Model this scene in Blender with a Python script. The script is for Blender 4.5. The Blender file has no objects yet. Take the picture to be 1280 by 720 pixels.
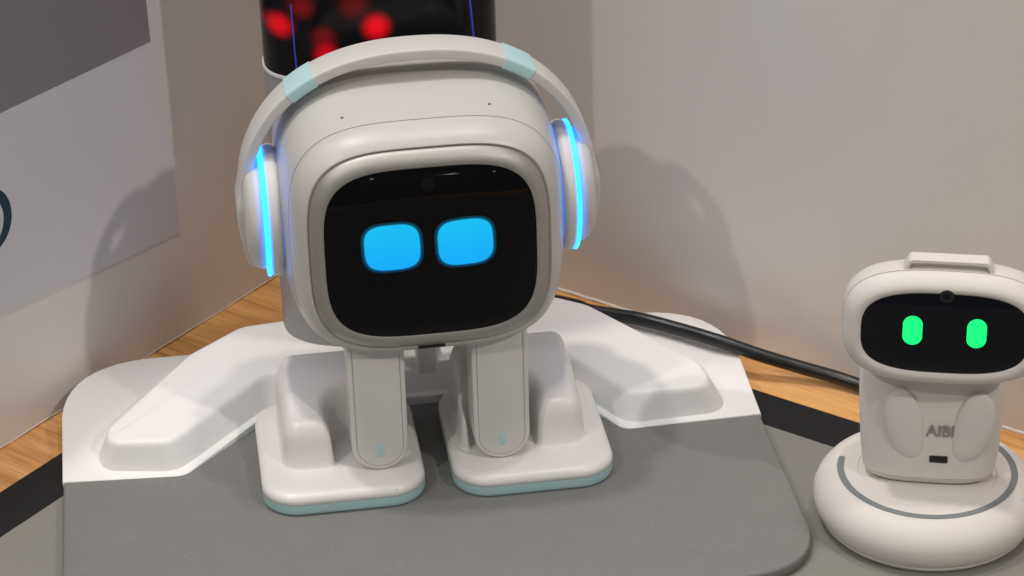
import bpy, bmesh, math, random
from mathutils import Vector, Matrix
random.seed(7)
R = math.radians
S = 0.01                                   # everything below is written in centimetres
SC = bpy.context.scene
COL = SC.collection

# ------------------------------------------------------------------ camera
TH, RO, DIST = R(28.448), R(-1.607), 82.0
fw = Vector((0, math.cos(TH), -math.sin(TH)))
rt = Vector((1, 0, 0)); up = rt.cross(fw)
cr = math.cos(RO)*rt + math.sin(RO)*up
cu = -math.sin(RO)*rt + math.cos(RO)*up
cpos = -DIST*fw*S
cd = bpy.data.cameras.new('camera'); cam = bpy.data.objects.new('camera', cd); COL.objects.link(cam)
cd.sensor_width = 36; cd.lens = 3286.6/1280*36; cd.clip_start = 0.01; cd.clip_end = 50
cam.matrix_world = Matrix(((cr.x, cu.x, -fw.x, cpos.x), (cr.y, cu.y, -fw.y, cpos.y), (cr.z, cu.z, -fw.z, cpos.z), (0, 0, 0, 1)))
SC.camera = cam

# ------------------------------------------------------------------ world, lamps, exposure
w = bpy.data.worlds.new('World'); SC.world = w; w.use_nodes = True
bg = w.node_tree.nodes['Background']; bg.inputs[0].default_value = (0.86, 0.89, 1.0, 1); bg.inputs[1].default_value = 0.15
SC.view_settings.view_transform = 'Standard'; SC.view_settings.look = 'None'
SC.view_settings.exposure = 0.15; SC.view_settings.gamma = 1

def lamp(name, az, el, dist, power, radius, color, target=(-1.5, -8, 5)):
    """a ceiling downlight; az = the way its shadows fall (degrees right of straight back)"""
    l = bpy.data.lights.new(name, 'SPOT'); l.energy = power; l.color = color; l.shadow_soft_size = radius*S
    l.spot_size = R(60); l.spot_blend = 0.5
    o = bpy.data.objects.new(name, l); COL.objects.link(o)
    d = Vector((math.sin(R(az))*math.cos(R(el)), math.cos(R(az))*math.cos(R(el)), -math.sin(R(el))))
    o.location = (Vector(target) - d*dist)*S
    o.rotation_euler = d.to_track_quat('-Z', 'Y').to_euler()
    return o
lamp('ceiling_spot', 37, 42, 190, 18, 2.6, (1.0, 0.925, 0.84))
lamp('ceiling_spot', -43, 40, 190, 26, 2.6, (1.0, 0.93, 0.86))
lamp('ceiling_spot', 90, 76, 185, 34, 5.0, (1.0, 0.95, 0.89), (0, -9, 5))
lamp('ceiling_spot', -80, 79, 185, 21, 5.0, (1.0, 0.95, 0.90), (0, -9, 5))
al = bpy.data.lights.new('ceiling_panel', 'AREA'); al.shape = 'SQUARE'; al.size = 2.0; al.energy = 14.5; al.color = (1.0, 0.965, 0.93)
for x, y, z in ((-1.5, -3.2, 1.25), (-.75, -3.3, 1.45), (.1, -3.2, 1.5), (.8, -3.3, 1.4), (1.7, -3.2, 1.3)):   # far downlights, seen as dots in the glossy faces
    pl = bpy.data.lights.new('ceiling_downlight', 'POINT'); pl.energy = 1.0; pl.shadow_soft_size = .035; pl.color = (1, .95, .88)
    po_ = bpy.data.objects.new('ceiling_downlight', pl); COL.objects.link(po_); po_.location = (x, y, z)
ao = bpy.data.objects.new('ceiling_panel', al); COL.objects.link(ao); ao.location = (-0.8, -0.5, 1.75)

# ------------------------------------------------------------------ materials
def mat(name, color, rough=0.5, spec=0.5, metal=0.0, coat=0.0, emit=None, estr=0.0, vary=0.0, vscale=300, bump=0.0, bscale=2500, rvary=0.08):
    m = bpy.data.materials.new(name); m.use_nodes = True; nt = m.node_tree; b = nt.nodes['Principled BSDF']
    b.inputs['Base Color'].default_value = (*color, 1); b.inputs['Roughness'].default_value = rough
    b.inputs['Specular IOR Level'].default_value = spec; b.inputs['Metallic'].default_value = metal
    b.inputs['Coat Weight'].default_value = coat; b.inputs['Coat Roughness'].default_value = 0.03
    if emit: b.inputs['Emission Color'].default_value = (*emit, 1); b.inputs['Emission Strength'].default_value = estr
    tc = nt.nodes.new('ShaderNodeTexCoord')
    if vary:
        n = nt.nodes.new('ShaderNodeTexNoise'); n.inputs['Scale'].default_value = vscale; n.inputs['Detail'].default_value = 5
        nt.links.new(tc.outputs['Object'], n.inputs['Vector'])
        r = nt.nodes.new('ShaderNodeMapRange'); r.inputs['To Min'].default_value = 1-vary; r.inputs['To Max'].default_value = 1+vary*0.6
        nt.links.new(n.outputs['Fac'], r.inputs['Value'])
        mx = nt.nodes.new('ShaderNodeVectorMath'); mx.operation = 'SCALE'; mx.inputs[0].default_value = color
        nt.links.new(r.outputs['Result'], mx.inputs['Scale']); nt.links.new(mx.outputs['Vector'], b.inputs['Base Color'])
        rr = nt.nodes.new('ShaderNodeMapRange'); rr.inputs['To Min'].default_value = max(0.02, rough-rvary); rr.inputs['To Max'].default_value = rough+rvary
        nt.links.new(n.outputs['Fac'], rr.inputs['Value']); nt.links.new(rr.outputs['Result'], b.inputs['Roughness'])
    if bump:
        n2 = nt.nodes.new('ShaderNodeTexNoise'); n2.inputs['Scale'].default_value = bscale; n2.inputs['Detail'].default_value = 2
        nt.links.new(tc.outputs['Object'], n2.inputs['Vector'])
        bp = nt.nodes.new('ShaderNodeBump'); bp.inputs['Strength'].default_value = bump; bp.inputs['Distance'].default_value = 0.0002
        nt.links.new(n2.outputs['Fac'], bp.inputs['Height']); nt.links.new(bp.outputs['Normal'], b.inputs['Normal'])
    return m

def dust(m, amount=0.06, size=0.055, scale=240, dark=0.55):
    nt = m.node_tree; b = nt.nodes['Principled BSDF']; src = b.inputs['Base Color'].links[0].from_socket
    tc = nt.nodes.new('ShaderNodeTexCoord'); v = nt.nodes.new('ShaderNodeTexVoronoi'); v.inputs['Scale'].default_value = scale
    nt.links.new(tc.outputs['Object'], v.inputs['Vector'])
    sp = nt.nodes.new('ShaderNodeSeparateColor'); nt.links.new(v.outputs['Color'], sp.inputs[0])
    a = nt.nodes.new('ShaderNodeMath'); a.operation = 'LESS_THAN'; a.inputs[1].default_value = amount; nt.links.new(sp.outputs[0], a.inputs[0])
    c = nt.nodes.new('ShaderNodeMath'); c.operation = 'LESS_THAN'; c.inputs[1].default_value = size; nt.links.new(v.outputs['Distance'], c.inputs[0])
    g = nt.nodes.new('ShaderNodeMath'); g.operation = 'MULTIPLY'; nt.links.new(a.outputs[0], g.inputs[0]); nt.links.new(c.outputs[0], g.inputs[1])
    f = nt.nodes.new('ShaderNodeMapRange'); f.inputs['To Min'].default_value = 1; f.inputs['To Max'].default_value = dark; nt.links.new(g.outputs[0], f.inputs['Value'])
    mx = nt.nodes.new('ShaderNodeVectorMath'); mx.operation = 'SCALE'; nt.links.new(src, mx.inputs[0]); nt.links.new(f.outputs['Result'], mx.inputs['Scale'])
    nt.links.new(mx.outputs['Vector'], b.inputs['Base Color'])

M = {}
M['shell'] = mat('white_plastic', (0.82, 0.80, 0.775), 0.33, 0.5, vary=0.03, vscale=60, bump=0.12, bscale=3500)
M['head'] = mat('dimmed_head_plastic', (0.56, 0.545, 0.52), 0.34, 0.5, vary=0.03, vscale=60, bump=0.12, bscale=3500)  # the robot's white plastic, darkened in place of dimmer light on the head
M['legs'] = mat('shaded_leg_plastic', (0.70, 0.68, 0.66), 0.36, 0.5, vary=0.03, vscale=60, bump=0.12, bscale=3500)  # same white plastic, shade on the legs put into the colour
M['shell2'] = mat('matte_white_plastic', (0.71, 0.675, 0.635), 0.5, 0.4, vary=0.03, vscale=80, bump=0.15, bscale=3500)
M['deck'] = mat('white_moulded_plastic', (0.88, 0.865, 0.845), 0.40, 0.45, vary=0.025, vscale=40, bump=0.15, bscale=3000)
M['teal'] = mat('pale_teal_rubber', (0.45, 0.665, 0.685), 0.5, 0.35, vary=0.04, vscale=120)
M['silver'] = mat('silver_paint', (0.44, 0.425, 0.40), 0.46, 0.5, metal=0.7, vary=0.05, vscale=900, bump=0.25, bscale=5000)
M['glass'] = mat('black_glass', (0.003, 0.003, 0.0035), 0.05, 0.16)
M['glass2'] = mat('black_blue_glass', (0.003, 0.0035, 0.007), 0.05, 0.25)
M['black'] = mat('black_plastic', (0.012, 0.012, 0.013), 0.4, 0.4)
M['lens'] = mat('lens_glass', (0.004, 0.004, 0.006), 0.10, 0.3)
M['mesh_grey'] = mat('dark_grey_mesh', (0.10, 0.095, 0.09), 0.6, 0.3)
M['cable'] = mat('black_rubber', (0.010, 0.011, 0.011), 0.33, 0.5, vary=0.2, vscale=500, bump=0.2, bscale=2500)
M['cup'] = mat('cup_plastic', (0.76, 0.74, 0.73), 0.45, 0.4, vary=0.03, vscale=80)
M['arm'] = mat('translucent_white_plastic', (0.60, 0.585, 0.565), 0.42, 0.4, vary=0.03, vscale=80)
M['glow'] = mat('led_ring', (0.02, 0.3, 0.4), 0.4, 0.4, emit=(0.012, 0.205, 0.95), estr=4.4)
M['spill_glow'] = mat('added_spill_glow', (0.02, 0.05, 0.3), 0.4, 0.4, emit=(0.05, 0.24, 1.0), estr=0.7)  # weak blue glow for the added ring inside each cup
M['tower'] = mat('grey_plastic', (0.36, 0.35, 0.34), 0.5, 0.4, vary=0.04, vscale=60, bump=0.2)
M['trim'] = mat('white_trim', (0.8, 0.79, 0.78), 0.35, 0.5)
M['grey_line'] = mat('grey_print', (0.20, 0.225, 0.235), 0.5, 0.4)
M['letters'] = mat('grey_lettering', (0.27, 0.26, 0.25), 0.5, 0.4)
M['blue_led'] = mat('blue_light_strip', (0.01, 0.02, 0.08), 0.3, 0.5, emit=(0.06, 0.13, 1.0), estr=0.2)
M['poster'] = mat('poster_paper', (0.63, 0.605, 0.615), 0.6, 0.3, vary=0.02, vscale=12)
M['poster_grey'] = mat('poster_grey_ink', (0.235, 0.213, 0.228), 0.6, 0.3, vary=0.02, vscale=12)
M['ink'] = mat('dark_teal_ink', (0.014, 0.045, 0.065), 0.6, 0.3)
M['caulk'] = mat('wall_sealant', (0.72, 0.66, 0.58), 0.55, 0.4)
M['border'] = mat('black_vinyl', (0.0085, 0.0085, 0.010), 0.5, 0.3, vary=0.1, vscale=60)
M['sheet'] = mat('grey_vinyl', (0.235, 0.228, 0.203), 0.5, 0.35, vary=0.04, vscale=40, bump=0.15)

for k_ in ('shell', 'head', 'legs', 'shell2', 'deck'): dust(M[k_])

def wall_mat():
    m = mat('painted_wall', (0.725, 0.69, 0.64), 0.28, 0.6, vary=0.03, vscale=14, bump=0.10, bscale=900, rvary=0.0)
    return m
M['wall'] = wall_mat()

def pad_mat():
    m = mat('grey_rubber_pad', (0.20, 0.197, 0.188), 0.55, 0.35, vary=0.07, vscale=110, bump=0.8, bscale=1900)
    nt = m.node_tree; b = nt.nodes['Principled BSDF']; src = b.inputs['Base Color'].links[0].from_socket
    tc = nt.nodes.new('ShaderNodeTexCoord')
    v = nt.nodes.new('ShaderNodeTexVoronoi'); v.inputs['Scale'].default_value = 760; nt.links.new(tc.outputs['Object'], v.inputs['Vector'])
    n = nt.nodes.new('ShaderNodeTexNoise'); n.inputs['Scale'].default_value = 130; nt.links.new(tc.outputs['Object'], n.inputs['Vector'])
    sub = nt.nodes.new('ShaderNodeMath'); sub.operation = 'MULTIPLY_ADD'; sub.inputs[1].default_value = -0.45; sub.inputs[2].default_value = 0.33
    nt.links.new(n.outputs['Fac'], sub.inputs[0])
    lt = nt.nodes.new('ShaderNodeMath'); lt.operation = 'LESS_THAN'
    nt.links.new(v.outputs['Distance'], lt.inputs[0]); nt.links.new(sub.outputs[0], lt.inputs[1])
    mx = nt.nodes.new('ShaderNodeMix'); mx.data_type = 'RGBA'
    nt.links.new(lt.outputs[0], mx.inputs['Factor']); nt.links.new(src, mx.inputs[6]); mx.inputs[7].default_value = (0.255, 0.25, 0.24, 1)
    nt.links.new(mx.outputs[2], b.inputs['Base Color'])
    return m
M['pad'] = pad_mat()

def wood_mat(angle):
    m = mat('oak_laminate', (0.5, 0.3, 0.13), 0.42, 0.4); nt = m.node_tree; b = nt.nodes['Principled BSDF']
    tc = nt.nodes.new('ShaderNodeTexCoord')
    mp = nt.nodes.new('ShaderNodeMapping'); mp.vector_type = 'TEXTURE'; mp.inputs['Rotation'].default_value = (0, 0, angle)
    nt.links.new(tc.outputs['Object'], mp.inputs['Vector'])
    st = nt.nodes.new('ShaderNodeMapping'); st.inputs['Scale'].default_value = (14, 150, 1)
    nt.links.new(mp.outputs['Vector'], st.inputs['Vector'])
    n = nt.nodes.new('ShaderNodeTexNoise'); n.inputs['Scale'].default_value = 1; n.inputs['Detail'].default_value = 7; n.inputs['Roughness'].default_value = 0.62; n.inputs['Distortion'].default_value = 0.6
    nt.links.new(st.outputs['Vector'], n.inputs['Vector'])
    st2 = nt.nodes.new('ShaderNodeMapping'); st2.inputs['Scale'].default_value = (60, 1100, 1)
    nt.links.new(mp.outputs['Vector'], st2.inputs['Vector'])
    n2 = nt.nodes.new('ShaderNodeTexNoise'); n2.inputs['Scale'].default_value = 1; n2.inputs['Detail'].default_value = 3
    nt.links.new(st2.outputs['Vector'], n2.inputs['Vector'])
    cr_ = nt.nodes.new('ShaderNodeValToRGB'); e = cr_.color_ramp.elements
    e[0].position = 0.30; e[0].color = (0.36, 0.155, 0.045, 1); e[1].position = 0.68; e[1].color = (0.83, 0.46, 0.185, 1)
    k = cr_.color_ramp.elements.new(0.47); k.color = (0.70, 0.355, 0.118, 1)
    nt.links.new(n.outputs['Fac'], cr_.inputs['Fac'])
    r = nt.nodes.new('ShaderNodeMapRange'); r.inputs['From Min'].default_value = 0.3; r.inputs['From Max'].default_value = 0.7; r.inputs['To Min'].default_value = 0.84; r.inputs['To Max'].default_value = 1.1
    nt.links.new(n2.outputs['Fac'], r.inputs['Value'])
    mx = nt.nodes.new('ShaderNodeVectorMath'); mx.operation = 'SCALE'
    nt.links.new(cr_.outputs['Color'], mx.inputs[0]); nt.links.new(r.outputs['Result'], mx.inputs['Scale'])
    nt.links.new(mx.outputs['Vector'], b.inputs['Base Color'])
    return m

def display_eye_mat(name, hx, hz, n, c_top, c_bot, strength, halo):
    """a lit shape on a display: object x/z, the shape's own soft bright edge and glow"""
    m = mat(name, (0.003, 0.003, 0.0035), 0.05, 0.16); nt = m.node_tree; b = nt.nodes['Principled BSDF']
    tc = nt.nodes.new('ShaderNodeTexCoord'); sp = nt.nodes.new('ShaderNodeSeparateXYZ'); nt.links.new(tc.outputs['Object'], sp.inputs[0])
    def mth(op, a, bb=None, c=None):
        q = nt.nodes.new('ShaderNodeMath'); q.operation = op
        for i, x in enumerate((a, bb, c)):
            if x is None: continue
            if isinstance(x, (int, float)): q.inputs[i].default_value = x
            else: nt.links.new(x, q.inputs[i])
        return q.outputs[0]
    ax = mth('ABSOLUTE', mth('DIVIDE', sp.outputs['X'], hx*S)); az = mth('ABSOLUTE', mth('DIVIDE', sp.outputs['Z'], hz*S))
    d = mth('POWER', mth('ADD', mth('POWER', ax, n), mth('POWER', az, n)), 1.0/n)
    r = nt.nodes.new('ShaderNodeValToRGB'); e = r.color_ramp.elements
    e[0].position = 0.975; e[0].color = (1, 1, 1, 1); e[1].position = 1.0; e[1].color = (0.22, 0.22, 0.22, 1)
    k = e.new(min(1.0, 0.999)); k.color = (0.24, 0.24, 0.24, 1)
    dd = mth('MULTIPLY', d, 0.5)                      # ramp over 0..2
    e[0].position = 0.487; e[1].position = 0.503; e[2].position = 0.5*(1+halo); e[2].color = (0, 0, 0, 1); e[1].color = (0.17, 0.17, 0.17, 1)
    nt.links.new(dd, r.inputs['Fac'])
    g = nt.nodes.new('ShaderNodeMapRange'); g.inputs['From Min'].default_value = -hz*S; g.inputs['From Max'].default_value = hz*S
    nt.links.new(sp.outputs['Z'], g.inputs['Value'])
    mx = nt.nodes.new('ShaderNodeMix'); mx.data_type = 'RGBA'; nt.links.new(g.outputs['Result'], mx.inputs['Factor'])
    mx.inputs[6].default_value = (*c_bot, 1); mx.inputs[7].default_value = (*c_top, 1)
    nt.links.new(mx.outputs[2], b.inputs['Emission Color'])
    nt.links.new(mth('MULTIPLY', r.outputs['Color'], strength), b.inputs['Emission Strength'])
    return m

def led_display_mat(blobs):
    m = mat('led_display_glass', (0.004, 0.004, 0.005), 0.12, 0.2); nt = m.node_tree; b = nt.nodes['Principled BSDF']
    tc = nt.nodes.new('ShaderNodeTexCoord')
    fl = nt.nodes.new('ShaderNodeVectorMath'); fl.operation = 'MULTIPLY'; fl.inputs[1].default_value = (1, 0, 1)
    nt.links.new(tc.outputs['Object'], fl.inputs[0])
    acc = None
    for (x, z, rad, st) in blobs:
        rad *= .88; st = st*1.15 if st > .35 else st*.8
        d0 = nt.nodes.new('ShaderNodeVectorMath'); d0.operation = 'SUBTRACT'; d0.inputs[1].default_value = (x*S, 0, z*S); nt.links.new(fl.outputs[0], d0.inputs[0])
        d = nt.nodes.new('ShaderNodeVectorMath'); d.operation = 'LENGTH'; nt.links.new(d0.outputs[0], d.inputs[0])
        r = nt.nodes.new('ShaderNodeMapRange'); r.interpolation_type = 'SMOOTHERSTEP'
        r.inputs['From Min'].default_value = 0.0; r.inputs['From Max'].default_value = rad*S; r.inputs['To Min'].default_value = st; r.inputs['To Max'].default_value = 0
        nt.links.new(d.outputs['Value'], r.inputs['Value'])
        if acc is None: acc = r.outputs['Result']
        else:
            a = nt.nodes.new('ShaderNodeMath'); a.operation = 'ADD'; nt.links.new(acc, a.inputs[0]); nt.links.new(r.outputs['Result'], a.inputs[1]); acc = a.outputs[0]
    b.inputs['Emission Color'].default_value = (1, 0.0, 0.012, 1)
    nt.links.new(acc, b.inputs['Emission Strength'])
    return m

# ------------------------------------------------------------------ object helpers
def obj(name, verts, faces, m, parent=None, smooth=True, angle=35, bevel=0, segs=3):
    me = bpy.data.meshes.new(name); me.from_pydata([Vector(v)*S for v in verts], [], faces); me.update()
    bm = bmesh.new(); bm.from_mesh(me); bmesh.ops.remove_doubles(bm, verts=bm.verts, dist=1e-6)
    bmesh.ops.recalc_face_normals(bm, faces=bm.faces); bm.to_mesh(me); bm.free()
    me.materials.append(m)
    o = bpy.data.objects.new(name, me); COL.objects.link(o)
    if parent: o.parent = parent
    if smooth:
        for p in me.polygons: p.use_smooth = True
        me.set_sharp_from_angle(angle=R(angle))
    if bevel:
        bv = o.modifiers.new('bevel', 'BEVEL'); bv.width = bevel*S; bv.segments = segs; bv.limit_method = 'ANGLE'; bv.angle_limit = R(30)
        for p in me.polygons: p.use_smooth = True
        me.set_sharp_from_angle(angle=R(180))
        o.modifiers.new('normals', 'WEIGHTED_NORMAL').keep_sharp = False
    return o
def thing(name, label, cat, loc=(0, 0, 0), rz=0):
    o = bpy.data.objects.new(name, None); COL.objects.link(o); o.empty_display_size = 0.01
    o.location = Vector(loc)*S; o.rotation_euler = (0, 0, rz); o['label'] = label; o['category'] = cat
    return o
def tag(o, label, cat): o['label'] = label; o['category'] = cat; return o
def struct(o): o['kind'] = 'structure'; return o

def loft(rings, cap0=True, cap1=True, closed=True):
    v, f = [], []
    n = len(rings[0])
    for r in rings: v += [tuple(p) for p in r]
    for i in range(len(rings)-1):
        for j in range(n if closed else n-1):
            a, b = i*n+j, i*n+(j+1) % n
            f.append((a, b, b+n, a+n))
    if cap0: f.append(tuple(range(n))[::-1])
    if cap1: f.append(tuple(range((len(rings)-1)*n, len(rings)*n)))
    return v, f
def selli(hx, hz, n, cx=0, cz=0, N=96):
    """superellipse points spaced by arc length"""
    raw = []
    K = 720
    for i in range(K):
        t = 2*math.pi*i/K; c, s = math.cos(t), math.sin(t)
        k = (abs(c/hx)**n + abs(s/hz)**n)**(-1/n)
        raw.append((cx+k*c, cz+k*s))
    return resample(raw, N)
def resample(raw, N):
    L = [0]
    for i in range(len(raw)):
        a, b = raw[i], raw[(i+1) % len(raw)]; L.append(L[-1]+math.hypot(b[0]-a[0], b[1]-a[1]))
    out = []; j = 0
    for i in range(N):
        t = L[-1]*i/N
        while L[j+1] < t: j += 1
        a, b = raw[j], raw[(j+1) % len(raw)]; q = (t-L[j])/max(1e-9, L[j+1]-L[j])
        out.append((a[0]+(b[0]-a[0])*q, a[1]+(b[1]-a[1])*q))
    return out
def rrect(x0, x1, y0, y1, r, seg=10):
    r = max(0.001, min(r, (x1-x0)/2-1e-4, (y1-y0)/2-1e-4)); p = []
    for cx, cy, a0 in ((x1-r, y1-r, 0), (x0+r, y1-r, 90), (x0+r, y0+r, 180), (x1-r, y0+r, 270)):
        for k in range(seg+1):
            a = R(a0+90*k/seg); p.append((cx+r*math.cos(a), cy+r*math.sin(a)))
    return p
def rpoly(pts, seg=8):
    """polygon with a radius per corner -> smooth outline; pts = (x, y, r)"""
    out = []; n = len(pts)
    for i in range(n):
        p = Vector(pts[i][:2]); a = Vector(pts[i-1][:2]); b = Vector(pts[(i+1) % n][:2]); r = pts[i][2]
        if r <= 0: out.append(tuple(p)); continue
        d1 = (a-p).normalized(); d2 = (b-p).normalized(); ang = d1.angle(d2)
        t = min(r/math.tan(ang/2), (a-p).length*0.49, (b-p).length*0.49)
        s, e = p+d1*t, p+d2*t
        for k in range(seg+1):
            q = k/seg; m = (1-q)**2*s + 2*(1-q)*q*(p*0.86+(s+e)*0.07) + q*q*e
            out.append(tuple(m))
    return out
def inset(poly, d):
    """offset a closed outline inwards by d (smooth outlines only)"""
    n = len(poly); A = sum(poly[i][0]*poly[(i+1) % n][1]-poly[(i+1) % n][0]*poly[i][1] for i in range(n)); sg = 1 if A > 0 else -1
    out = []
    for i in range(n):
        a, p, b = Vector(poly[i-1]), Vector(poly[i]), Vector(poly[(i+1) % n])
        t1 = (p-a).normalized() if (p-a).length > 1e-7 else (b-p).normalized(); t2 = (b-p).normalized() if (b-p).length > 1e-7 else t1
        n1 = Vector((-t1.y, t1.x))*sg; n2 = Vector((-t2.y, t2.x))*sg
        m = (n1+n2); m = m.normalized() if m.length > 1e-6 else n1
        out.append(tuple(p+m*d/max(0.35, m.dot(n1))))
    return out
def rbox(x0, x1, y0, y1, z0, z1, r, bev, k=4, bot=True):
    """rounded-rectangle slab, vertical axis z, edges rolled over by bev"""
    rings = []
    def ring(d, z): return [(x, y, z) for x, y in rrect(x0+d, x1-d, y0+d, y1-d, max(r-d, 0.01))]
    if bot:
        for i in range(k+1):
            a = R(90*i/k); rings.append(ring(bev*(1-math.sin(a)), z0+bev*(1-math.cos(a))))
    else: rings.append(ring(0, z0))
    for i in range(k+1):
        a = R(90*i/k); rings.append(ring(bev*(1-math.cos(a)), z1-bev*(1-math.sin(a))))
    return loft(rings)
def plate_y(outline, y0, y1, bev=0.0, k=4):
    """outline in (x, z), thickness along y, front (y0) edge rolled over"""
    rings = [[(x, y1, z) for x, z in outline]]
    if bev:
        for i in range(k+1):
            a = R(90*i/k); rings.append([(x, y0+bev*(1-math.sin(a)), z) for x, z in inset(outline, bev*(1-math.cos(a)))])
    else: rings.append([(x, y0, z) for x, z in outline])
    return loft(rings)
def lathe_x(prof, cy, cz, N=72, sgn=1, x0=0):
    return loft([[(x0+sgn*x, cy+r*math.cos(2*math.pi*i/N), cz+r*math.sin(2*math.pi*i/N)) for i in range(N)] for x, r in prof])
def lathe_z(prof, N=96, cx=0, cy=0, cap0=True, cap1=True):
    return loft([[(cx+r*math.cos(2*math.pi*i/N), cy+r*math.sin(2*math.pi*i/N), z) for i in range(N)] for z, r in prof], cap0, cap1)
def catmull(pts, k=10):
    P = [Vector(p) for p in pts]; P = [P[0]*2-P[1]] + P + [P[-1]*2-P[-2]]; out = []
    for i in range(1, len(P)-2):
        for j in range(k):
            t = j/k; a, b, c, d = P[i-1:i+3]
            out.append(0.5*((2*b)+(c-a)*t+(2*a-5*b+4*c-d)*t*t+(3*b-a-3*c+d)*t**3))
    out.append(P[-2]); return out
def tube(path, r, N=14):
    rings = []
    for i, p in enumerate(path):
        t = (path[min(i+1, len(path)-1)]-path[max(i-1, 0)]).normalized()
        a = t.cross(Vector((0, 0, 1))); a = a.normalized() if a.length > 1e-4 else Vector((1, 0, 0)); b = a.cross(t)
        rings.append([p+(a*math.cos(2*math.pi*j/N)+b*math.sin(2*math.pi*j/N))*r for j in range(N)])
    return loft(rings)
def box(x0, x1, y0, y1, z0, z1):
    v = [(x, y, z) for z in (z0, z1) for x, y in ((x0, y0), (x1, y0), (x1, y1), (x0, y1))]
    return v, [(3, 2, 1, 0), (4, 5, 6, 7), (0, 1, 5, 4), (1, 2, 6, 5), (2, 3, 7, 6), (3, 0, 4, 7)]
def merge(*parts):
    V, F = [], []
    for v, f in parts:
        o = len(V); V += list(v); F += [tuple(i+o for i in q) for q in f]
    return V, F

# ------------------------------------------------------------------ frames of the place
AZ = R(7.557); WZ = R(-35.885)
WR = Vector((math.cos(WZ), math.sin(WZ), 0)); WL = Vector((-math.sin(WZ), math.cos(WZ), 0))
LWALL, RWALL = -6.70, 0.67                  # left wall: p.WR = LWALL, right wall: p.WL = RWALL
def wp(a, b, z=0): return WR*a + WL*b + Vector((0, 0, z))     # a along the right wall, b along the left wall
MO = Vector((-2.334, -11.59, 0))            # origin of the station's frame on the counter
MXv = Vector((math.cos(AZ), math.sin(AZ), 0)); MYv = Vector((-math.sin(AZ), math.cos(AZ), 0))
def mp(x, y, z): return MO + MXv*x + MYv*y + Vector((0, 0, z))

# ------------------------------------------------------------------ setting
def slab(name, pts, z0, z1, m): 
    n = len(pts); v = [(*p[:2], z0) for p in pts] + [(*p[:2], z1) for p in pts]
    f = [tuple(range(n))[::-1], tuple(range(n, 2*n))] + [(i, (i+1) % n, (i+1) % n+n, i+n) for i in range(n)]
    return obj(name, v, f, m, smooth=False)
M['wood'] = wood_mat(WZ)
struct(slab('counter', [wp(LWALL-1, RWALL+1), wp(LWALL-1, -70), wp(75, -70), wp(75, RWALL+1)], -3, 0, M['wood']))
struct(slab('wall_left', [wp(LWALL, RWALL+2), wp(LWALL-2, RWALL+2), wp(LWALL-2, -60), wp(LWALL, -60)], 0.06, 19, M['wall']))
struct(slab('wall_right', [wp(LWALL+.002, RWALL), wp(65, RWALL), wp(65, RWALL+2), wp(LWALL+.002, RWALL+2)], 0.06, 19, M['wall']))
# sealant bead along the foot of each wall (uneven, hand laid)
for nm, a, b, rr in (('wall_sealant', wp(LWALL+.3, RWALL-.0), wp(60, RWALL-.0), .06), ('wall_sealant', wp(LWALL-.01, RWALL-.3), wp(LWALL-.01, -55), .028)):
    path = [a+(b-a)*(i/160)+Vector((0, 0, 0.04+random.uniform(-.015, .015))) for i in range(161)]
    struct(obj(nm, *tube(path, rr, 8), M['caulk']))
# grey display sheet with its black border, lying in the corner of the counter
sheet = thing('counter_sheet', 'flat grey vinyl sheet with a black border covering the wooden counter', 'counter sheet', wp(LWALL+3, RWALL-3))
sheet.rotation_euler.z = WZ
bx0, by1 = 1.63-3.0, -1.98+3.0             # local: border starts 1.63 from left wall, 1.98 from right wall
def shp(name, pts, z1, m):
    n = len(pts); v = [(x, y, .004) for x, y in pts]+[(x, y, z1) for x, y in pts]
    return obj(name, v, [tuple(range(n, 2*n)), tuple(range(n))[::-1]]+[(i, (i+1) % n, (i+1) % n+n, i+n) for i in range(n)], m, sheet, smooth=False)
shp('black_border', [(bx0, -60), (bx0+1.60, -60), (bx0+1.60, -6), (bx0+6, by1-1.53), (60, by1-1.53), (60, by1), (bx0+5.4, by1), (bx0, -5.4)], .03, M['border'])
shp('grey_panel', [(bx0+1.60, -60), (60, -60), (60, by1-1.53), (bx0+6, by1-1.53), (bx0+1.60, -6)], .032, M['sheet'])

# poster on the left wall
po = thing('wall_poster', 'pale poster with a grey block and a dark teal letter on the left wall', 'poster', wp(LWALL, -7.6, 3.4))
po.rotation_euler.z = R(90)+WZ              # local x runs along the wall into the corner, local -y comes off the wall
px = -0.0
v = [(0.02, -.03, 0.0), (-26, -.03, 2.16), (-26, -.03, 15.2), (-.1, -.03, 15.2)]
v = v + [(a, 0.0, c) for a, b, c in v]
obj('paper', v, [(0, 1, 2, 3), (7, 6, 5, 4), (0, 4, 5, 1), (1, 5, 6, 2), (2, 6, 7, 3), (3, 7, 4, 0)], M['poster'], po, smooth=False)
obj('grey_block', [(-.45, -.034, 6.34), (-26, -.034, 6.75), (-26, -.034, 14.9), (-.53, -.034, 14.9)], [(0, 1, 2, 3)], M['poster_grey'], po, smooth=False)
def ring_outline(cx, cz, a, b, a2, b2, N=64):
    v = [(cx+a*math.cos(2*math.pi*i/N), -.036, cz+b*math.sin(2*math.pi*i/N)) for i in range(N)] + [(cx+a2*math.cos(2*math.pi*i/N), -.036, cz+b2*math.sin(2*math.pi*i/N)) for i in range(N)]
    return v, [(i, (i+1) % N, (i+1) % N+N, i+N) for i in range(N)]
obj('letter', *ring_outline(-7.42, 3.55, 0.93, 0.98, 0.62, 0.74), M['ink'], po, smooth=False)

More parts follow.
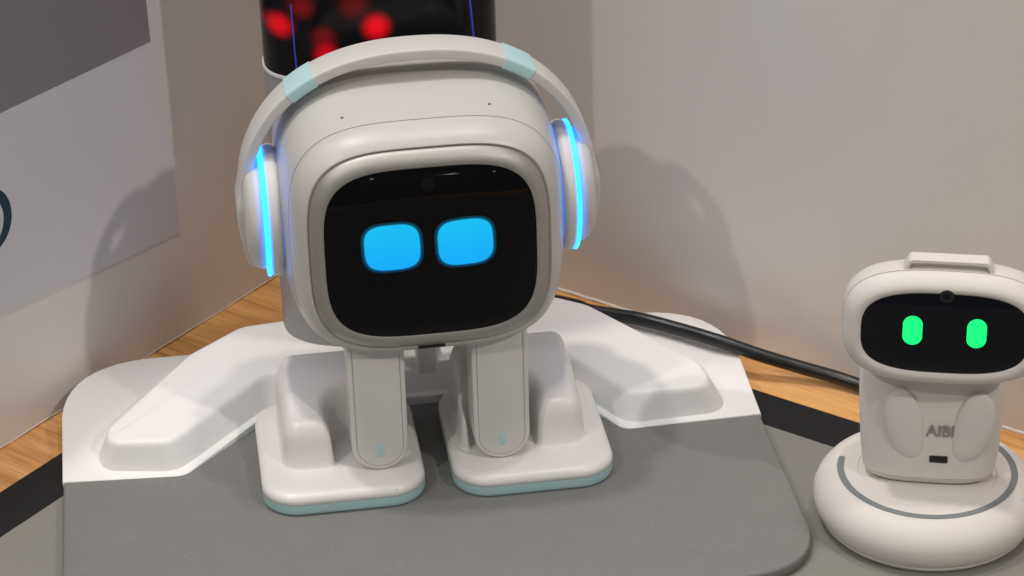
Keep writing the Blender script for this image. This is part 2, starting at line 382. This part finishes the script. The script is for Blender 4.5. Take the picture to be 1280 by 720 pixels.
# ------------------------------------------------------------------ docking station: pad, deck, tower
st = thing('docking_station', 'grey rubber pad with a white winged deck and black display tower behind the large robot', 'docking station', MO, AZ)
XL, XR, YF, YB = -9.95, 9.55, -5.95, 7.15
PT = 0.40
pad = rpoly([(XL, YF, 2.0), (XR, YF, 2.0), (XR, YB-.4, 1.0), (XL, YB-.4, 1.0)], 14)
rings = [[(x, y, 0.035) for x, y in inset(pad, .05)]] + [[(x, y, z) for x, y in inset(pad, d)] for d, z in ((0, .08), (0, .33), (.03, .385), (.09, PT))]
obj('pad', *loft(rings), M['pad'], st, angle=60)
def dz(y): return PT+0.035+0.098*(y-1.7)
deck = rpoly([(XL-.02, 1.70, 0), (-6.65, 1.45, .5), (-4.1, 4.05, .5), (4.05, 4.05, .5), (5.6, 1.62, .5), (XR+.02, 1.70, 0), (XR+.02, YB+.02, 2.4), (XL-.02, YB+.02, 2.4)], 10)
rings = [[(x, y, 0.05) for x, y in inset(deck, .015)]] + [[(x, y, dz(y)-h) for x, y in inset(deck, d)] for d, h in ((0, .03), (.006, .012), (.025, 0))]
obj('deck', *loft(rings), M['deck'], st, angle=60)
# raised wings: one moulded plateau with drafted sides
wb = [(-8.85, 2.0, .55), (-6.85, 1.66, .7), (-4.15, 4.25, .6), (4.1, 4.25, .6), (5.75, 1.85, .7), (8.75, 1.95, .6), (8.55, 3.4, .8), (5.75, 7.0, 1.0), (4.7, 7.6, .8), (-3.6, 7.6, .8), (-4.9, 7.5, .9), (-6.6, 6.2, 1.0), (-9.05, 2.9, .9)]
wt = [(-8.6, 2.12, .55), (-6.95, 1.93, .7), (-4.2, 4.62, .6), (4.2, 4.62, .6), (5.9, 2.12, .7), (8.3, 2.1, .6), (8.1, 3.3, .8), (5.45, 6.6, 1.0), (4.5, 7.2, .8), (-3.5, 7.2, .8), (-4.7, 7.1, .9), (-6.25, 5.95, 1.0), (-8.7, 2.75, .9)]
pb, ptp = rpoly(wb, 8), rpoly(wt, 8)
def topz(y): return 1.27+0.105*(y-2.0)
mid = lambda q, d: [((1-q)*a[0]+q*b[0], (1-q)*a[1]+q*b[1], (1-q)*(dz(a[1])-.02)+q*topz(b[1])-d) for a, b in zip(pb, ptp)]
rings = [mid(0, 0.0), mid(0.06, -.0), mid(.80, .0), mid(.93, .03)]
for d, h in ((.03, .03), (.09, .008), (.17, 0)): rings.append([(x, y, topz(y)-h) for x, y in inset(ptp, d)])
obj('wing_deck', *loft(rings), M['deck'], st, angle=75)
# small contact ledge in front of the tower, between the robot's feet
obj('contact_block', *rbox(.15, .75, 4.45, 5.3, 0.9, 2.3, .1, .06), M['deck'], st)
# tower
def towring(z, d=0, N=96): return [(x, y, z) for x, y in selli(3.25-d, 1.7-d, 2.5, -.21, 7.15, N)]
TZ = 9.95
obj('tower_body', *loft([towring(1.5, .06), towring(1.62, 0), towring(TZ, 0)]), M['tower'], st, angle=60)
obj('trim_ring', *loft([towring(TZ, 0), towring(TZ, -.035), towring(TZ+.09, -.035), towring(TZ+.09, 0)]), M['trim'], st, angle=30)
BL = [(-3.0, 11.55, .62, 0.50), (-2.40, 12.15, .60, .16), (-1.85, 11.25, .62, .14), (-1.0, 12.2, .75, .10), (-1.80, 10.75, .60, .42), (-.42, 11.52, .66, .62),
      (-2.9, 13.2, .6, .4), (-.5, 13.1, .6, .3), (.6, 13.7, .6, .3), (1.7, 13.1, .6, .2), (-1.8, 14.1, .6, .4), (.7, 15.0, .6, .2)]
obj('display', *loft([towring(TZ+.09, .0), towring(17.5, 0), towring(18.2, .25), towring(18.4, .8)]), led_display_mat(BL), st, angle=60)
for x0, x1, z0, z1, rr in ((-2.62, -2.66, 9.9, 12.2, .024), (2.32, 2.06, 10.0, 13.9, .03)):
    path = []
    for i in range(25):
        t = i/24; x = x0+(x1-x0)*t; xx = abs(x+.21)/3.25; path.append(Vector((x, 7.15-1.7*(1-xx**2.5)**(1/2.5)+.0, z0+(z1-z0)*t)))
    obj('light_strip', *tube(path, rr, 8), M['blue_led'], st)

# ------------------------------------------------------------------ the large robot
rb = thing('desktop_robot', 'large white robot with blue square eyes on a black face, standing on the grey pad', 'robot', mp(.18, 2.0, PT), AZ)
RX, RY, RZ = .18, 2.0, PT                   # numbers below are in the station frame; sub() moves them to the robot's own base
def robj(name, vf, m, parent=None, **k):
    v, f = vf; return obj(name, [(x-RX, y-RY, z-RZ) for x, y, z in v], f, m, parent or rb, **k)
def smooth01(t): t = max(0., min(1., t)); return t*t*(3-2*t)
def sd_rr(x, y, x0, x1, y0, y1, r):
    cx, cy = (x0+x1)/2, (y0+y1)/2; qx = abs(x-cx)-(x1-x0)/2+r; qy = abs(y-cy)-(y1-y0)/2+r
    return math.hypot(max(qx, 0), max(qy, 0))+min(max(qx, qy), 0)-r
def foot(sg):
    # local u grows outwards from the robot's middle
    cx = RX
    f = None
    sole = rrect(cx+sg*(2.58)-2.20, cx+sg*(2.58)+2.20, -1.17, 3.95, 1.0, 12)
    rings = [[(x, y, PT+z) for x, y in inset(sole, d)] for z, d in ((.01, .06), (.05, .02), (.12, .0), (.34, .0))]
    sole_o = None
    rings2 = [[(x, y, PT+z) for x, y in inset(sole, d)] for z, d in ((.33, .02), (.345, -.008), (.46, .0), (.53, .025), (.59, .08), (.63, .16), (.645, .26))]
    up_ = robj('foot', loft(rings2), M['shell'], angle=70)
    robj('sole', loft(rings), M['teal'], up_, angle=50)
    # moulded upper: height field with a slot for the leg
    T = PT+.64
    X0, X1 = .42, 4.42; Y0, Y1 = -.35, 3.85; H = .03
    nx, ny = int((X1-X0)/H)+1, int((Y1-Y0)/H)+1
    v, fc = [], []
    def h(u, y):
        outer = sd_rr(u, y, .66, 4.18, .12, 3.62, .55)
        slot = sd_rr(u, y, .98, 2.74, -2.5, 1.55, .5)
        d = -max(outer, -slot)                     # inside positive
        # smooth max
        k = .16; a, b = outer, -slot
        hh = max(k-abs(a-b), 0)/k; d = -(max(a, b)+hh*hh*k*.25)
        top = 1.30+0.52*smooth01((y-.6)/1.9)
        w_ = .46
        if d <= -.10: return -.02
        if d < 0.06: return -.02+.10*((d+.10)/.16)**2
        t = min(1, (d-.0)/w_); return .05+(top-.05)*(1-(1-t)**2.6)**(.5)
    for j in range(ny):
        for i in range(nx):
            u, y = X0+i*H, Y0+j*H
            v.append((cx+sg*u, y, T+h(u, y)))
    for j in range(ny-1):
        for i in range(nx-1):
            a = j*nx+i
            if all(v[q][2] <= T-.019 for q in (a, a+1, a+nx, a+nx+1)): continue
            fc.append((a, a+1, a+nx+1, a+nx))
    o = robj('upper', (v, fc), M['shell'], up_, angle=180)
    sm = o.modifiers.new('smooth', 'SMOOTH'); sm.factor = .5; sm.iterations = 4
    return up_
for sg in (-1, 1): foot(sg)
# legs: rounded flat plates with an inlaid panel and a teal button
for sg in (-1, 1):
    cx = RX+.11+sg*1.65; hw = .76; zb = PT+.652; zt = 5.8
    def stadium(hw, zb, zt, N=18):
        p = [(cx+hw, zt), (cx-hw, zt), ]
        for k in range(N+1):
            a = R(180+180*k/N); p.append((cx+hw*math.cos(a), zb+hw+hw*math.sin(a)))
        return p
    so = stadium(hw, zb, zt); dx_ = .03
    lr = [[(x, .85, z) for x, z in so], [(x, -.19, z) for x, z in so]]
    for k in range(1, 5):
        a = R(90*k/4); lr.append([(x, -.19-.09*math.sin(a), z) for x, z in inset(so, .09*(1-math.cos(a)))])
    for d, y in ((.125, -.28), (.128, -.25), (.16, -.25)): lr.append([(x, y, z) for x, z in inset(so, d)])
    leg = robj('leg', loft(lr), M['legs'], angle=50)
    robj('leg_panel', plate_y(inset(so, .143), -.283, -.2, .012, 2), M['legs'], leg, angle=30)
    btn = [(cx+sg*0+x, zb+.62+z) for x, z in selli(.095, .20, 3.2, 0, 0, 32)]
    robj('button', plate_y(btn, -.292, -.25, .006, 2), M['teal'], leg, angle=30)
    robj('hip', rbox(cx-.55, cx+.55, .5, 2.4, 3.0, 5.6, .3, .12), M['shell'], leg)
# head
HX, HZ = .17, 7.95
def hring(y, hx, hz, n=3.7, N=128): return [(x, y, z) for x, z in selli(hx, hz, n, HX, HZ, N)]
secs = [(-.70, 3.05, 2.77, 3.7), (-.80, 3.11, 2.83, 3.7), (-.82, 3.15, 2.87, 3.7), (-.79, 3.19, 2.92, 3.7), (-.62, 3.33, 3.06, 3.65), (-.40, 3.44, 3.19, 3.6), (-.13, 3.53, 3.29, 3.55),
        (-.115, 3.535, 3.295, 3.5), (-.113, 3.49, 3.25, 3.5), (-.087, 3.495, 3.255, 3.5), (-.085, 3.545, 3.305, 3.5), (.3, 3.62, 3.39, 3.45), (.8, 3.68, 3.465, 3.4), (1.5, 3.72, 3.53, 3.4), (2.2, 3.74, 3.575, 3.4),
        (3.1, 3.74, 3.61, 3.4), (3.8, 3.70, 3.61, 3.4), (4.3, 3.6, 3.52, 3.4), (4.6, 3.42, 3.34, 3.4), (4.8, 3.1, 3.0, 3.4), (4.88, 2.6, 2.5, 3.4)]
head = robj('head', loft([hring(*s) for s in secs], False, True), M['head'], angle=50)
bz = [(-.70, 3.09, 2.81, 3.7), (-.84, 3.085, 2.805, 3.7), (-.90, 3.04, 2.76, 3.7), (-1.00, 2.95, 2.66, 3.72), (-1.07, 2.85, 2.535, 3.75), (-1.085, 2.77, 2.44, 3.8), (-1.06, 2.725, 2.395, 3.8), (-.9, 2.715, 2.385, 3.8)]
robj('face_bezel', loft([hring(*s) for s in bz], False, False), M['silver'], head, angle=50)
def scr_ring(s, HXc, HZc, hx, hz, n, y0, bulge, N=96): return [(x, y0-bulge*(1-s**5)-.06*(1-s*s), z) for x, z in selli(hx*s, hz*s, n, HXc, HZc-.02, N)]
sc_s = (1.0, .985, .96, .93, .9, .86, .8, .72, .6, .45, .3, .15, .02)
robj('face_screen', loft([scr_ring(s, HX-.01, HZ, 2.725, 2.39, 3.8, -1.03, .26) for s in sc_s], False, True), M['glass'], head, angle=80)
def scr_y(x, z):
    q = ((abs(x-HX+.01)/2.725)**3.8+(abs(z-HZ+.02)/2.39)**3.8)**(1/3.8)
    return -1.03-.26*(1-q**5)-.06*(1-q*q)
eye_m = display_eye_mat('blue_eye_light', .715, .64, 3.3, (0.007, 0.47, 0.80), (0.005, 0.37, 0.88), 1.0, .13)
def curved_patch(cx, cz, hx, hz, n, k, yf, lift):
    rings = []
    for s in (1.0, .9, .75, .5, .25, .03):
        rings.append([(x-cx, yf(x, z)-lift-yf(cx, cz), z-cz) for x, z in selli(hx*k*s, hz*k*s, n, cx, cz, 64)])
    return loft(rings, False, True)
for ex, ez, rot in ((-.85, 8.32, 1.5), (1.02, 8.305, 1.5)):
    o = obj('eye', *curved_patch(ex, ez, .715, .64, 3.3, 1.17, scr_y, .012), eye_m, head, angle=80)
    o.location = Vector((ex-RX, scr_y(ex, ez)-RY, ez-RZ))*S
    o.rotation_euler.y = R(-rot)
def head_top(x, y):
    for a, b in zip(secs, secs[1:]):
        if a[0] <= y <= b[0]:
            q = (y-a[0])/(b[0]-a[0]); hx, hz, n = [a[k]+(b[k]-a[k])*q for k in (1, 2, 3)]
            return HZ+hz*(1-(abs(x-HX)/hx)**n)**(1/n)
# camera in the screen, microphone holes, port
def disc_patch(cx, cz, r, yf, lift): return loft([[(cx+r*s*math.cos(2*math.pi*i/32), yf(cx+r*s*math.cos(2*math.pi*i/32), cz+r*s*math.sin(2*math.pi*i/32))-lift, cz+r*s*math.sin(2*math.pi*i/32)) for i in range(32)] for s in (1, .9, .6, .3, .02)], False, True)
robj('camera_lens', disc_patch(.13, 9.93, .17, scr_y, .012), M['lens'], head)
for x, z, y in ((-1.80, 11.22, .42), (1.95, 11.22, .42)):
    robj('microphone_hole', lathe_z([(z-.4, .05), (head_top(x, y)+.004, .05)], 16, x, y), M['mesh_grey'], head)
slot = [(.09+x, 5.06+z) for x, z in rrect(-.36, .36, -.035, .035, .03, 4)]
robj('port', plate_y(slot, -.86, -.6), M['black'], head)

# ------------------------------------------------------------------ headphones (worn by the robot, a thing of their own)
hp = thing('headphones', 'white over-ear headphones with glowing blue rings and teal accents on the large robot', 'headphones', mp(.19, 2.2, 8.0), AZ)
BA, BH, BNN = 4.76, 4.37, 2.3
def bandcurve(x_or_t):                      # t in 0..1 from left end over the top to the right end
    a = R(180-180*x_or_t); c, s = math.cos(a), math.sin(a); k = (abs(c/BA)**BNN+abs(s/BH)**BNN)**(-1/BNN); return Vector((k*c, 0, k*s))
def band(t0, t1, w_, th, proud, N=80, taper=True, tail=0):
    pts = [bandcurve(t0+(t1-t0)*i/N) for i in range(N+1)]
    if tail:
        pts = [Vector((-BA+.22*(1-(j/8))**1.4, 0, -tail*(1-j/8))) for j in range(8)] + pts + [Vector((BA-.22*((j+1)/8)**1.4, 0, -tail*(j+1)/8)) for j in range(8)]
    rings = []
    for i, p in enumerate(pts):
        q = pts[min(i+1, len(pts)-1)]-pts[max(i-1, 0)]; t = q.normalized(); n = Vector((-t.z, 0, t.x))
        if n.dot(p) < 0: n = -n
        wd = w_
        if tail and p.z < .9:
            k = smooth01((.9-p.z)/.7); wd = w_*(1+.30*k); p = p+Vector((math.copysign(.06*k, p.x), 0, 0))
            if p.z < -.5: wd *= (1-.45*((-.5-p.z)/(tail-.5))**2)
        ring = rrect(-wd/2-proud, wd/2+proud, -th-proud, proud, min(.065+proud, th*.45), 4)
        rings.append([tuple(p+Vector((0, a, 0))+n*b) for a, b in ring])
    return loft(rings)
obj('headband', *band(0, 1, 1.02, .30, 0, 90, tail=1.5), M['arm'], hp, angle=50)
def t_of_x(x):
    lo, hi = 0., 1.
    for _ in range(50):
        m_ = (lo+hi)/2
        if bandcurve(m_).x < x: lo = m_
        else: hi = m_
    return lo
for a, b in ((-3.32, -2.62), (2.42, 3.16)):
    obj('accent_sleeve', *band(t_of_x(a), t_of_x(b), 1.02, .30, .03, 14), M['teal'], hp, angle=50)
for sg in (-1, 1):
    off = 0.0
    cup = obj('ear_cup', *lathe_x([(3.62, 1.50), (3.70, 1.66), (3.76, 1.735), (3.84, 1.76), (3.97, 1.75), (4.03, 1.71), (4.035, 1.6)], 0, -.08, 72, sg), M['cup'], hp, angle=60)
    obj('light_ring', *lathe_x([(4.03, 1.5), (4.04, 1.73), (4.06, 1.755), (4.12, 1.755), (4.14, 1.73), (4.165, 1.5)], 0, -.08, 72, sg), M['glow'], cup, angle=50)
    obj('added_spill_ring', *lathe_x([(3.655, 1.55), (3.66, 1.635), (3.70, 1.645), (3.702, 1.6)], 0, -.08, 72, sg), M['spill_glow'], cup, angle=50)  # made-up ring, added to spill blue light onto the side of the head
    obj('cup_cover', *lathe_x([(4.16, 1.45), (4.17, 1.52), (4.21, 1.545), (4.34, 1.52), (4.48, 1.44), (4.58, 1.30), (4.63, 1.05), (4.65, .6), (4.655, .05)], 0, -.08, 72, sg), M['arm'], cup, angle=60)

# ------------------------------------------------------------------ the small robot and its charging puck
AC = Vector((10.83, -13.45, 0)); AY = R(-9.5)
pk = thing('charging_puck', 'round white charging base with a grey ring under the small robot', 'charging base', AC, AY)
obj('puck_body', *lathe_z([(0.035, 2.62), (.05, 2.66), (.16, 2.76), (.22, 2.78), (.23, 2.775), (.26, 2.80), (.45, 2.91), (.66, 2.97), (.88, 2.965), (1.08, 2.89), (1.26, 2.76), (1.38, 2.60), (1.46, 2.46), (1.49, 2.33), (1.495, 2.1), (1.495, 1.82), (1.47, 1.80), (1.47, 1.77), (1.495, 1.75), (1.495, 1.0), (1.495, .02)], 128), M['shell2'], pk, angle=50)
def arcband(r0, r1, z, a0, a1, N=90):
    v = []; f = []
    rm, hw = (r0+r1)/2, (r1-r0)/2
    out, inn = [], []
    for i in range(N+1):
        a = R(a0+(a1-a0)*i/N); out.append((r1*math.cos(a), r1*math.sin(a))); inn.append((r0*math.cos(a), r0*math.sin(a)))
    def cap(a, s): return [(rm*math.cos(R(a))+hw*(math.cos(R(a))*math.cos(b)-s*math.sin(R(a))*math.sin(b)), rm*math.sin(R(a))+hw*(math.sin(R(a))*math.cos(b)+s*math.cos(R(a))*math.sin(b))) for b in [math.pi*k/8 for k in range(1, 8)]]
    poly = out + cap(a1, 1) + inn[::-1] + cap(a0, -1)[::-1]
    n = len(poly); v = [(x, y, z-.02) for x, y in poly]+[(x, y, z) for x, y in poly]
    f = [tuple(range(n, 2*n))]+[(i, (i+1) % n, (i+1) % n+n, i+n) for i in range(n)]
    return v, f
obj('ring_mark', *arcband(2.185, 2.365, 1.499, 172, 402), M['grey_line'], pk, smooth=False)

ab = thing('mini_robot', 'small white robot with green pill-shaped eyes on a round charging base', 'robot', AC+Vector((.0, -.10, 1.46)), AY)
def bsec(z, hx, hy, n, cy, N=112): return [(x, y+cy, z) for x, y in selli(hx, hy, n, 0, 0, N)]
body = obj('body', *loft([bsec(0.02, 1.36, .75, 3.2, .28), bsec(.05, 1.50, .86, 3.3, .28), bsec(.16, 1.66, .98, 3.4, .28), bsec(.30, 1.72, 1.06, 3.5, .28), bsec(.302, 1.70, 1.04, 3.5, .28), bsec(.318, 1.70, 1.04, 3.5, .28), bsec(.32, 1.725, 1.065, 3.5, .28), bsec(.9, 1.80, 1.12, 3.6, .30), bsec(1.6, 1.85, 1.14, 3.6, .32), bsec(2.3, 1.89, 1.13, 3.6, .36), bsec(2.9, 1.90, 1.08, 3.5, .40), bsec(3.3, 1.84, 1.0, 3.4, .42), bsec(3.6, 1.62, .9, 3.2, .42)]), M['shell2'], ab, angle=40)
for sg in (-1, 1):
    rings = []
    for s, ww, dd in ((0, .04, .02), (.02, .16, .10), (.07, .28, .18), (.18, .42, .25), (.35, .50, .30), (.55, .52, .32), (.75, .47, .30), (.9, .34, .22), (.97, .18, .12), (1, .04, .02)):
        z = .86+2.1*s; xc = .20+sg*(.66+.36*s+.05*math.sin(s*3.1)); yc = -.74-.02*s
        rings.append([(xc+x, yc+y, z) for x, y in selli(ww, dd*.62, 2.3, 0, 0, 40)])
    obj('arm', *loft(rings), M['shell2'], body, angle=80)
# port and lettering on the belly
obj('port', *plate_y([(.24+x, .94+z) for x, z in rrect(-.235, .235, -.10, .10, .04, 4)], -.845, -.7, .01, 2), M['black'], body)
fc = bpy.data.curves.new('lettering', 'FONT'); fc.body = 'AIBI'; fc.size = .48*S; fc.extrude = .008*S; fc.align_x = 'CENTER'; fc.space_character = 1.0; fc.offset = .006*S
fo = bpy.data.objects.new('lettering_curve', fc); COL.objects.link(fo)
me = bpy.data.meshes.new_from_object(fo); bpy.data.objects.remove(fo); bpy.data.curves.remove(fc)
me.materials.clear(); me.materials.append(M['letters'])
tx = bpy.data.objects.new('lettering', me); COL.objects.link(tx); tx.parent = body
tx.location = Vector((.25, -.835, 1.64))*S; tx.rotation_euler = (R(90), 0, 0); tx.scale = (.86, 1, 1)
# head
AZ0 = 5.04                                   # head centre above the puck top
AHY = -1.52; AHX = .19
def ahr(y, hx, hz, n=3.0, N=128): return [(x, AHY+y, AZ0+z) for x, z in selli(hx, hz+(.03 if y < .5 else .0), n, AHX, 0, N)]
as_ = [(.12, 2.0, 1.02, 3.0), (.03, 2.08, 1.11, 3.0), (-.02, 2.16, 1.17, 3.0), (-.01, 2.26, 1.27, 3.0), (.06, 2.38, 1.38, 3.0), (.18, 2.48, 1.48, 3.0), (.30, 2.535, 1.55, 3.0), (.36, 2.55, 1.565, 3.0), (.362, 2.51, 1.525, 3.0), (.385, 2.51, 1.525, 3.0), (.387, 2.56, 1.575, 3.0), (.7, 2.59, 1.565, 3.0), (1.05, 2.57, 1.51, 3.0), (1.35, 2.48, 1.40, 3.0), (1.6, 2.30, 1.22, 3.0), (1.75, 1.9, .9, 3.0)]
ah = obj('head', *loft([ahr(*s) for s in as_], False, True), M['shell2'], ab, angle=50)
obj('neck', *rbox(-.9, .9, -.3, 1.1, 3.2, 3.9, .4, .1), M['shell2'], body)
def ascr(x, z):
    q = ((abs(x-AHX)/2.10)**3.0+(abs(z-AZ0)/1.12)**3.0)**(1/3.0); q = min(q, 1.0)
    return AHY+.03-.10*(1-q**4)-.05*(1-q*q)
obj('face_screen', *loft([[(x, ascr(x, z), z) for x, z in selli(2.10*s, 1.12*s, 3.0, AHX, AZ0, 96)] for s in sc_s], False, True), M['glass2'], ah, angle=80)
geye = display_eye_mat('green_eye_light', 1, 1, 2, (0.0, 1.0, 0.20), (0.0, 1.0, 0.20), 1.0, .2)
def pill_mat():
    m = geye; nt = m.node_tree
    return m
def pill(cx, cz, hw, hh, k, yf, lift):
    rings = []
    for s in (1.0, .8, .5, .2, .03):
        p = [(cx+x, cz+z) for x, z in rrect(-hw*s, hw*s, -hh*s, hh*s, hw*s*.999, 10)]
        rings.append([(x-cx, yf(x, z)-lift-yf(cx, cz), z-cz) for x, z in p])
    return loft(rings, False, True)
M['green'] = mat('green_eye_light_core', (.004, .004, .005), .06, .5, emit=(0.004, 1.0, 0.21), estr=1.0)
for ex in (AHX-.80, AHX+.78):
    e_ = obj('eye', *pill(ex, AZ0+.14, .245, .41, 1, ascr, .012), M['green'], ah, angle=80)
    e_.location = Vector((ex, ascr(ex, AZ0+.14), AZ0+.14))*S
for nm, r_, m_, l_ in (('camera_housing', .185, M['black'], .05), ('camera_lens', .10, M['lens'], .062)):
    obj(nm, *loft([[(AHX+r_*a*math.cos(2*math.pi*i/40), ascr(AHX, AZ0+1.08)-l_*b, AZ0+1.09+r_*a*math.sin(2*math.pi*i/40)) for i in range(40)] for a, b in ((1, -1), (1, .6), (.93, .95), (.8, 1.0), (.02, 1.0))], False, True), m_, ah, angle=50)
# carrying handle on top of the head
ho = rpoly([(-1.16, 0, .05), (-.97, .36, .14), (.97, .36, .14), (1.16, 0, .05)], 6)
hi_ = rpoly([(-1.05, 0, .02), (-.92, .285, .09), (.92, .285, .09), (1.05, 0, .02)], 6)
def handle():
    zt = AZ0+1.48; y0, y1 = AHY+.42, AHY+.86; v, f = [], []
    n = len(ho)
    for y, off in ((y0, .03), (y0-.03, 0)): pass
    for pts, y in ((ho, y0), (hi_, y0), (hi_, y1), (ho, y1)): v += [(x+AHX+.02, y, zt+z) for x, z in pts]
    for a in range(4):
        b = (a+1) % 4
        for i in range(n-1): f.append((a*n+i, a*n+i+1, b*n+i+1, b*n+i))
    return v, f
obj('handle', *handle(), M['shell2'], ah, angle=30, bevel=.022, segs=3)

# ------------------------------------------------------------------ cable
cp = [mp(4.6, 8.3, 1.05), mp(5.3, 7.5, 1.2), (2.24, -3.72, 1.19), (3.06, -4.06, 1.19), (3.75, -4.37, 1.21), (4.85, -4.93, 1.15), (5.98, -5.58, 1.08), (7.15, -5.95, .78), (8.28, -6.22, .5), (9.6, -6.75, .30), (10.6, -7.6, .25), (11.2, -9.0, .25), (11.1, -10.2, .4), (10.95, -10.6, .5)]
tag(obj('power_cable', *tube(catmull(cp, 10), .20, 16), M['cable'], angle=80), 'thick black cable running along the foot of the right wall to the small robot', 'cable')
